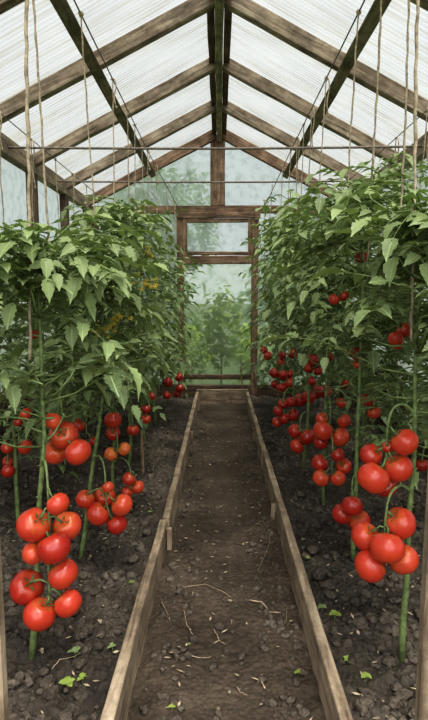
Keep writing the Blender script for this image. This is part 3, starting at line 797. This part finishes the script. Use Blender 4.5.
def grow_plant(key, idx, x, y, top, zlo, label, group, seed, nleaf, lod):
    rr = random.Random(seed)
    root = empty('tomato_plant', (x, y, ground_z(x, y)), label=label, cat='plant', group=group)
    base = Vector(root.location)
    sp = stem_pts(x, y, top - .08, rr, {('L', 0): .065, ('L', 1): .115, ('L', 2): .05}.get(key, 0.0), .012 if key[1] < 2 else .03)
    V, Fc = tube_geo([p - base for p in sp], [max(.003, .0100 - .0005 * i + (.0006 if i % 2 else 0)) for i in range(len(sp))], 9)
    # leaf scars / nodes on the bare lower stem
    for i in range(2, 9):
        p = sp[i] - base; blob_geo(p + Vector((rr.uniform(-.006, .006), -.006, rr.uniform(-.03, .03))), .006, V, Fc, rr, .6)
    link('stem', mesh_from('stem', V, Fc, True), M_STEM, root)
    def on_stem(z):
        t = (z - sp[0].z) / (sp[-1].z - sp[0].z) * (len(sp) - 1); t = min(max(t, 0), len(sp) - 1.001); i = int(t)
        return sp[i].lerp(sp[i + 1], t - i)
    # fruit trusses first
    for k2, done in fruits:
        if k2 != key: continue
        cen = sum((c for c, r, rp in done), Vector()) / len(done); R = max(r for c, r, rp in done)
        zt = max(c.z for c, r, rp in done) + R * .9
        org = on_stem(min(zt + .03, top - .1))
        V = []; Fc = []
        ctr = Vector((cen.x, cen.y + R * .05, cen.z))
        far = (ctr - org); far.z = 0
        a = org; b = org + far * .45 + Vector((0, 0, .028)); c_ = org + far * .85 + Vector((0, 0, .012)); e = Vector((ctr.x, ctr.y, min(zt - .01, org.z - .01))); f = ctr + Vector((0, 0, -R * .1))
        main = [a, b, c_, e, f]
        # smooth by Catmull-like subdivision
        def cr(P, n=5):
            Q = []
            for i in range(len(P) - 1):
                p0, p1, p2, p3 = P[max(i - 1, 0)], P[i], P[i + 1], P[min(i + 2, len(P) - 1)]
                for k in range(n):
                    t = k / n
                    Q.append(.5 * ((2 * p1) + (p2 - p0) * t + (2 * p0 - 5 * p1 + 4 * p2 - p3) * t * t + (3 * p1 - p0 - 3 * p2 + p3) * t ** 3))
            Q.append(P[-1]); return Q
        mp = cr(main); tube_geo([p - base for p in mp], [.0048 - .002 * i / len(mp) for i in range(len(mp))], 7, V, Fc)
        for c, r, rp in done:
            # stalk end of the fruit faces the truss axis and upwards
            ax = Vector((ctr.x, ctr.y, c.z)) - c
            if len(done) < 2: ax = Vector((rr.uniform(-.3, .3), rr.uniform(-.2, .2), 0)) * r
            ax = ax.normalized() * .75 if ax.length > r * .25 else ax / max(r, 1e-4) * .4
            upd = (ax + Vector((rr.uniform(-.15, .15), rr.uniform(-.45, -.05), rr.uniform(.55, .95)))).normalized()
            mi = rr.choices([0, 1, 2], [5, 3, 3])[0]
            if y > 3: mi = rr.choices([0, 1], [2, 4])[0]
            lab = None
            if (abs(rp - 6.8) < .01 and key == ('L', 2)) or (rp == 7 and key == ('L', 2) and c.z < .5 and len(done) == 2): mi = 3; lab = 'pale orange half-ripe tomato'
            t = link('tomato', TOM[mi][rr.randrange(4)], (), root, label=lab)
            q = upd.to_track_quat('Z', 'Y') @ Euler((0, 0, rr.uniform(0, 6))).to_quaternion()
            t.matrix_local = Matrix.LocRotScale(c - base, q, Vector((r, r, r)) * 1.0)
            link('calyx', CAL[rr.randrange(4)], (), t)
            tip = c + upd * r * 1.1
            j = min(mp, key=lambda p: (p - tip).length + max(0, tip.z - p.z) * .5)
            midp = (j + tip) / 2 + Vector((0, 0, .008))
            tube_geo([j - base, midp - base, tip - base, c + upd * r * .9 - base], [.0026, .0024, .003, .0026], 6, V, Fc)
        link('fruit_stalk', mesh_from('fruit_stalk', V, Fc, True), M_STEM, root)
    # foliage
    fo = Foliage(lod); got = 0; tries = 0; az = rr.uniform(0, 6)
    sgn = -1 if x < 0 else 1
    while got < nleaf and tries < nleaf * 5:
        tries += 1; az += 2.4 + rr.uniform(-.4, .4)
        z = zlo + (top - .05 - zlo) * (rr.random() ** .95)
        if key[1] == 0 and key[0] in 'LR' and z < zlo + .18 and rr.random() < .4: continue
        b = on_stem(z)
        h = Vector((math.cos(az), math.sin(az), 0))
        spread = .95 if z < top - .25 else .7
        L = rr.uniform(.15, .42) * spread
        # side shoots carry some of the leaves away from the main stem
        if rr.random() < .45:
            a2 = rr.uniform(0, 6.28); off = Vector((math.cos(a2), math.sin(a2), 0)) * rr.uniform(.05, .18)
            b2 = b + off + Vector((0, 0, rr.uniform(0, .08)))
            if b2.z > top: continue
            shoot = (b, b2); b = b2; L *= .75
        else: shoot = None
        tipp = b + h * L
        if tipp.y < 1.02: continue
        if abs(tipp.x) < .16 or abs(tipp.x) > (1.20 if x < 0 else 1.12): continue
        if (tipp.x * sgn) < .10: continue
        rise = L * rr.uniform(.15, .65); droop = L * rr.uniform(.25, .95)
        if z + rise - droop < zlo - .08: continue
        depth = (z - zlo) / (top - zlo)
        tone = .05 + .5 * depth * rr.uniform(.5, 1.15) + rr.uniform(-.08, .36)  # shade painted into leaf colour: low leaves darker, upper ones lighter
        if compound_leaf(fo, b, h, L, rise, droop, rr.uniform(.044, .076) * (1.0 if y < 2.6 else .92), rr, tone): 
            got += 1
            if shoot: tube_geo([shoot[0], (shoot[0] + shoot[1]) / 2 + Vector((0, 0, -.012)), shoot[1]], [.0038, .003, .0022], 5, fo.tv, fo.tf)
    # crown shoot
    for k in range(7):
        a = k * 2.4 + seed
        compound_leaf(fo, sp[-1] + Vector((0, 0, -.02 * k)), Vector((math.cos(a), math.sin(a), 0)), .13 + .02 * k, .10, .05, .05 + .004 * k, rr, .75)
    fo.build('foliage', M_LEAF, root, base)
    return root, sp

sides = {'L': 'left', 'R': 'right'}
STEMS = {}
for key0, rows in (('L', LEFT), ('R', RIGHT), ('LO', LOUT), ('RO', ROUT)):
    for i, (x, y, top, zlo) in enumerate(rows):
        outer = len(key0) == 2
        side = sides[key0[0]]
        if outer: lab = '%s tomato plant from the camera in the %s row against the glass wall' % (ORD[i] if i else 'nearest', side)
        else: lab = '%s tomato plant from the camera in the %s row along the path' % (ORD[i] if i else 'nearest', side)
        if i == 0: lab = lab.replace('nearest tomato plant from', 'tomato plant nearest to')
        nleaf = 160 if not outer else 100
        if key0 == 'L' and i == 0: nleaf = 115
        if key0 == 'R' and i == 0: nleaf = 150
        lod = 0 if y < 2.3 and not outer else 1 if y < 3.5 else 2
        r_, sp = grow_plant((key0, i), i, x, y, top, zlo, lab, 'tomato plants in the %s %s row' % (side, 'outer' if outer else 'inner'), hash((7, i, len(key0), key0[0] == 'L')) % 9973, nleaf if lod < 2 else 130, lod)
        STEMS[(key0, i)] = (r_, sp)

# yellow flower trusses on the left plants
def flower_truss(key, u, v, y, seed, n=7, spread=.05):
    root, sp = STEMS[key]; rr = random.Random(seed); c = place(u, v, y) - root.location; V = []; Fc = []
    for k in range(n):
        o = c + Vector((rr.gauss(0, spread), rr.gauss(0, .02), rr.gauss(0, spread * .5))); up = Vector((rr.uniform(-.5, .5), -1, rr.uniform(-.6, .3))).normalized()
        a1 = up.orthogonal().normalized(); b1 = up.cross(a1)
        for p in range(5):
            an = p * 1.257 + rr.uniform(-.1, .1); d = (a1 * math.cos(an) + b1 * math.sin(an)); s = up.cross(d); b = len(V); L = rr.uniform(.012, .017)
            V += [o, o + d * L * .5 + s * .005 + up * .003, o + d * L - up * .003, o + d * L * .5 - s * .005 + up * .003]; Fc.append((b, b + 1, b + 2, b + 3))
        tube_geo([o, o + up * .009], [.003, .001], 5, V, Fc)
        tube_geo([o, o * .5 + c * .5 + Vector((0, .01, .01)), c + Vector((0, .04, 0))], .0012, 4, V, Fc)
    link('flower_truss', mesh_from('flower_truss', V, Fc, True), M_FLOWER, root, label='yellow flower cluster')
flower_truss(('L', 3), 145, 285, 2.74, 1, 14, .045)
flower_truss(('L', 2), 115, 319, 2.27, 2, 7, .03)
flower_truss(('L', 2), 102, 331, 2.27, 3, 9, .035)
flower_truss(('L', 4), 150, 252, 3.15, 4, 5, .03)

# ------------------------------------------------------------------ strings
def stem_at(key, z):
    r_, sp = STEMS[key]; return min(sp, key=lambda p: abs(p.z - z))
ny = [0, 1.75, 2.37, 3.04, 3.5, 3.8, 4.12, 4.45, 4.72, 5.02, 5.28]
for s, side, rows, kk in ((-1, 'left', LEFT, 'L'), (1, 'right', RIGHT, 'R')):
    rr = random.Random(5 + s)
    for i, y in enumerate(ny[1:]):
        pi = min(range(len(rows)), key=lambda k: abs(rows[k][1] - y))
        yy = y if y < 4.5 else y
        tx = s * (WI if y <= 4.55 else WI - (y - 4.55) * .2); tz = WIZ if y <= 4.55 else WIZ - (y - 4.55) * (WIZ - 2.0) / .93
        bz = rows[pi][2] - rr.uniform(.15, .5)
        bx = tx + rr.uniform(-.035, .02) * s
        string((tx, yy, tz), (bx, y + rr.uniform(-.03, .05), bz), .0036, 'pale jute twine hanging under the %s purlin, %s from the camera' % (side, ORD[i] if i else 'nearest'), 'jute twines under the %s purlin' % side, i + 40, tail=rr.choice([.28, .2, 0, .33, .15]))
    for i, y in enumerate([2.35, 2.95, 3.45, 3.95, 4.4, 4.85]):
        tx = -WO - .05 if s < 0 else WO - .03
        string((tx, y, 2.12), (tx + rr.uniform(-.02, .03) * -s, y + .02, 1.35 + rr.uniform(-.1, .1)), .0036, 'pale jute twine hanging near the %s eaves beam, %s from the camera' % (side, ORD[i] if i else 'nearest'), 'jute twines by the %s eaves' % side, i + 70, tail=rr.choice([.2, .3, 0]))
# twines wound round the two front plants
string((-.475, 1.44, roof_z(-.475) - .04), (-.515, 1.405, .95), .0048, 'thick frayed jute twine wound down onto the front left tomato plant', 'jute twines on the front plants', 91)
string((.505, 1.46, roof_z(.505) - .04), (.52, 1.41, 1.0), .0046, 'thick jute twine dropping onto the front right tomato plant', 'jute twines on the front plants', 92)
string((.545, 1.86, roof_z(.545) - .04), (.555, 1.98, 1.25), .004, 'jute twine dropping to the second right plant, just inward of the front one', 'jute twines on the front plants', 94)

# ------------------------------------------------------------------ small wooden stakes in the beds
def ground_pt(u, v, z):
    d = RC @ Vector(((u - 214) / F, -(v - 360) / F, -1)); t = (z - CAM_H) / d.z
    return Vector((0, 0, CAM_H)) + d * t
for (ub, vb, utop, vtop, w, lab) in ((143, 474, 141.5, 430, .022, 'short pale wooden stake standing in the left bed beside small tomatoes'),
                                     (241, 390, 241, 367, .014, 'thin upright stick behind the end board of the path')):
    b = ground_pt(ub, vb, ZB); b.y = min(b.y, 5.46); t = place(utop, vtop, b.y)
    V, Fc = tube_geo([Vector((0, 0, -.04)), (t - b) * .35 + Vector((.001, 0, 0)), (t - b) * .7, t - b], [w * .42, w * .5, w * .48, w * .4], 5)
    link('wooden_stake', mesh_from('wooden_stake', V, Fc), W_STAKE, loc=b, label=lab, cat='stake')

# ------------------------------------------------------------------ seedlings
SEED = [(75, 665, .030, 'L', 'small green seedling on the soil right of the front left stem'),
        (68, 690, .032, 'L', 'pair-leaved green seedling lowest on the left bed'),
        (82, 682, .022, 'L', 'tiny green seedling right beside the lowest left one'),
        (112, 650, .026, 'L', 'pale green seedling close to the left path board'),
        (131, 588, .018, 'L', 'small weed seedling halfway along the near left board'),
        (150, 515, .022, 'L', 'pale leafy seedling near the left board below the small stake'),
        (322, 610, .028, 'R', 'green seedling in the right bed near the edging board'),
        (334, 624, .032, 'R', 'broader green seedling just right of the board seedling'),
        (308, 562, .020, 'R', 'small seedling beside the right edging board'),
        (303, 540, .018, 'R', 'tiny weed seedling higher along the right edging board'),
        (347, 663, .022, 'R', 'small seedling left of the front right stem'),
        (366, 683, .024, 'R', 'yellowish seedling on cloddy soil in front of the right stem'),
        (273, 497, .016, 'R', 'very small seedling at the middle of the right board'),
        (298, 676, .018, 'P', 'small green seedling on the path near the right board'),
        (172, 712, .016, 'P', 'tiny green seedling at the bottom left of the path'),
        (189, 645, .011, 'P', 'minute pale seedling at the left of the path')]
for k, (u, v, size, reg, lab) in enumerate(SEED):
    rr = random.Random(300 + k); g = ground_pt(u, v, ZB if reg != 'P' else 0.0); g.z = ground_z(g.x, g.y)
    root = empty('seedling', g, label=lab, cat='seedling', group='weed seedlings')
    V, Fc = tube_geo([(0, 0, -.01), (.002, 0, size * .5), (0, .002, size * .8)], [.0016, .0013, .001], 5)
    link('stem', mesh_from('stem', V, Fc, True), M_STEM, root)
    fo = Foliage(3)
    for q in range(rr.choice([3, 4, 5])):
        a = q * 1.7 + rr.uniform(0, .6); d = Vector((math.cos(a), math.sin(a), rr.uniform(.1, .5)))
        fo.leaflet(Vector((0, 0, size * .75)), d, Vector((0, 0, 1)), size * rr.uniform(.5, .8), .5, rr)
    fo.build('leaves', M_LEAFY if k % 3 else M_LEAF, root)

# fallen dry leaves by the front stems
# ------------------------------------------------------------------ twigs and roots on the path
TW = [([(183, 590), (205, 588), (222, 596), (231, 602)], 'thin curved pale twig in the middle of the path'),
      ([(250, 604), (262, 607), (270, 616), (281, 617)], 'thicker pale bent twig right of the path centre'),
      ([(161, 603), (165, 612), (170, 622)], 'short straight twig near the left board'),
      ([(184, 612), (187, 625), (193, 635), (197, 638)], 'curved pale rootlet left of the path centre'),
      ([(214, 630), (219, 640), (225, 645)], 'small thin rootlet at the path centre'),
      ([(189, 656), (200, 657), (211, 656)], 'straight horizontal twig low on the left of the path'),
      ([(287, 612), (286, 625), (278, 638)], 'long thin curved root near the right board'),
      ([(262, 676), (262, 685), (265, 691)], 'short pale stick low on the right of the path'),
      ([(270, 537), (268, 548), (262, 562), (258, 572)], 'wavy thin root on the upper right of the path'),
      ([(237, 688), (240, 693), (248, 697)], 'small dry twig at the bottom centre of the path'),
      ([(52, 672), (60, 664), (75, 663), (88, 655)], 'dry curled leaf stalk lying at the foot of the front left plant')]
for k, (pp, lab) in enumerate(TW):
    P = [ground_pt(u, v, (0.0 if k < 10 else ZB)) for u, v in pp]
    P = [Vector((p.x, p.y, ground_z(p.x, p.y) + .006)) for p in P]
    o0 = P[0].copy(); Q = []
    for a, b in zip(P[:-1], P[1:]):
        for t in (0, .33, .66): Q.append(a.lerp(b, t) - o0)
    Q.append(P[-1] - o0)
    rr = random.Random(k)
    for q in Q: q += Vector((rr.uniform(-1, 1), rr.uniform(-1, 1), rr.uniform(0, 1))) * .0015
    r0 = .0036 if k in (1, 7) else .0016
    V, Fc = tube_geo(Q, [r0 * rr.uniform(.7, 1.1) * (1 - .4 * i / len(Q)) for i in range(len(Q))], 6)
    link('twig', mesh_from('twig', V, Fc, True), M_TWIG, loc=o0, label=lab, cat='twig', group='twigs and roots on the soil')

# ------------------------------------------------------------------ outside: shrub behind the door, trees
def bush(name, x, y, z0, z1, rad, n, size, lm, label, cat, seed, trunk=.03):
    rr = random.Random(seed); root = empty(name, (x, y, -.06), label=label, cat=cat)
    b = Vector(root.location)
    V, Fc = tube_geo([(0, 0, 0), (rad * .05, 0, (z1 - b.z) * .4), (0, rad * .05, (z1 - b.z) * .85)], [trunk, trunk * .7, trunk * .3], 7)
    for k in range(6):
        a = k * 1.1; zz = z0 - b.z + (z1 - z0) * (.1 + .12 * k)
        tube_geo([(0, 0, zz), (math.cos(a) * rad * .4, math.sin(a) * rad * .4, zz + rad * .25), (math.cos(a) * rad * .75, math.sin(a) * rad * .75, zz + rad * .35)], [trunk * .4, trunk * .25, trunk * .1], 5, V, Fc)
    link('trunk', mesh_from('trunk', V, Fc, True), M_STEM if trunk < .02 else W_DARK, root)
    fo = Foliage(2)
    for _ in range(n):
        while True:
            p = Vector((rr.uniform(-1, 1), rr.uniform(-1, 1), rr.uniform(-1, 1)))
            if p.length < 1 and p.length > rr.random() * .8: break
        lump = 1 + .35 * noise.noise(p * 2.5 + Vector((seed, 0, 0)))
        c = Vector((x + p.x * rad * lump, y + p.y * rad * lump, (z0 + z1) / 2 + p.z * (z1 - z0) / 2 * lump))
        d = Vector((rr.uniform(-1, 1), rr.uniform(-1, 1), rr.uniform(-.8, .4)))
        fo.leaflet(c, d, Vector((rr.uniform(-.5, .5), rr.uniform(-.5, .5), 1)), size * rr.uniform(.7, 1.3), rr.random(), rr)
    fo.build('foliage', lm, root, b)
bush('leafy_shrub', 0.02, 5.9, 0.35, 1.2, .24, 300, .11, M_LEAFY, 'yellow-green leafy plant growing just outside the far door glass', 'plant', 11, .012)
bush('leafy_shrub', -.42, 6.3, 0.1, .85, .32, 300, .10, M_LEAFY, 'low green plant outside the door glass, left of the yellow-green one', 'plant', 12, .012)
bush('leafy_shrub', .45, 6.4, 0.1, .8, .32, 300, .10, M_LEAFY, 'low green plant outside the door glass, right of the yellow-green one', 'plant', 13, .012)
bush('garden_tree', -1.5, 14.5, 1.6, 4.6, 1.6, 1500, .24, M_LEAFO, 'blurred tree beyond the far gable, left of the centre post', 'tree', 21, .1)
bush('garden_tree', 2.9, 15.5, 1.5, 4.0, 1.5, 1300, .24, M_LEAFO, 'blurred tree beyond the far gable, right of the centre post', 'tree', 22, .1)
bush('garden_hedge', -1.75, 9.2, 0.1, 2.0, 1.3, 1500, .2, M_LEAFO, 'dark green bush beyond the far door, on the left', 'bush', 23, .05)
bush('garden_hedge', 1.75, 9.4, 0.1, 2.0, 1.3, 1500, .2, M_LEAFO, 'dark green bush beyond the far door, on the right', 'bush', 24, .05)
bush('garden_hedge', -5.2, 5.0, -.1, 1.9, 1.5, 1000, .24, M_LEAFO, 'green bush blurred behind the left glass wall', 'bush', 25, .05)
bush('garden_hedge', 5.2, 5.0, -.1, 1.9, 1.5, 1000, .24, M_LEAFO, 'green bush blurred behind the right glass wall', 'bush', 26, .05)

# ------------------------------------------------------------------ light
w = bpy.data.worlds.new('overcast_sky'); SC.world = w; w.use_nodes = True
nt = w.node_tree; nt.nodes.clear()
out = N(nt, 'ShaderNodeOutputWorld'); bg = N(nt, 'ShaderNodeBackground', Strength=0.82)
tc = N(nt, 'ShaderNodeTexCoord'); sp = N(nt, 'ShaderNodeSeparateXYZ'); nt.links.new(tc.outputs['Generated'], sp.inputs[0])
r = ramp(nt, [(0.0, (0.42, 0.44, 0.40)), (0.5, (0.84, 0.87, 0.88)), (0.62, (0.92, 0.94, 0.95)), (1.0, (1.0, 1.01, 1.01))])
mr = N(nt, 'ShaderNodeMapRange'); mr.inputs['From Min'].default_value = -1.0
nt.links.new(sp.outputs[2], mr.inputs[0]); nt.links.new(mr.outputs[0], r.inputs[0])
nz = N(nt, 'ShaderNodeTexNoise', Scale=2.0, Detail=4.0); nt.links.new(tc.outputs['Generated'], nz.inputs['Vector'])
m3 = N(nt, 'ShaderNodeMapRange'); m3.inputs['To Min'].default_value = .92; m3.inputs['To Max'].default_value = 1.06; nt.links.new(nz.outputs['Fac'], m3.inputs[0])
vs = N(nt, 'ShaderNodeVectorMath', operation='SCALE'); nt.links.new(r.outputs[0], vs.inputs[0]); nt.links.new(m3.outputs[0], vs.inputs['Scale'])
nt.links.new(vs.outputs[0], bg.inputs[0]); nt.links.new(bg.outputs[0], out.inputs[0])
def sun(name, rot, e, ang, col):
    l = bpy.data.lights.new(name, 'SUN'); l.energy = e; l.angle = math.radians(ang); l.color = col
    o = bpy.data.objects.new(name, l); COL.objects.link(o); o.rotation_euler = [math.radians(a) for a in rot]
sun('veiled_sun', (14, 10, 0), 5.1, 30, (1.0, 0.965, 0.89))
sun('fill_sun', (48, 0, 0), 2.8, 70, (1.0, 0.99, 0.97))  # added fill lamp from behind the camera, lifts the interior; no actual cloud

SC.view_settings.view_transform = 'Standard'
SC.view_settings.look = 'Medium High Contrast'
SC.view_settings.exposure = 0.0
SC.cycles.transparent_max_bounces = 12
SC.cycles.max_bounces = 8
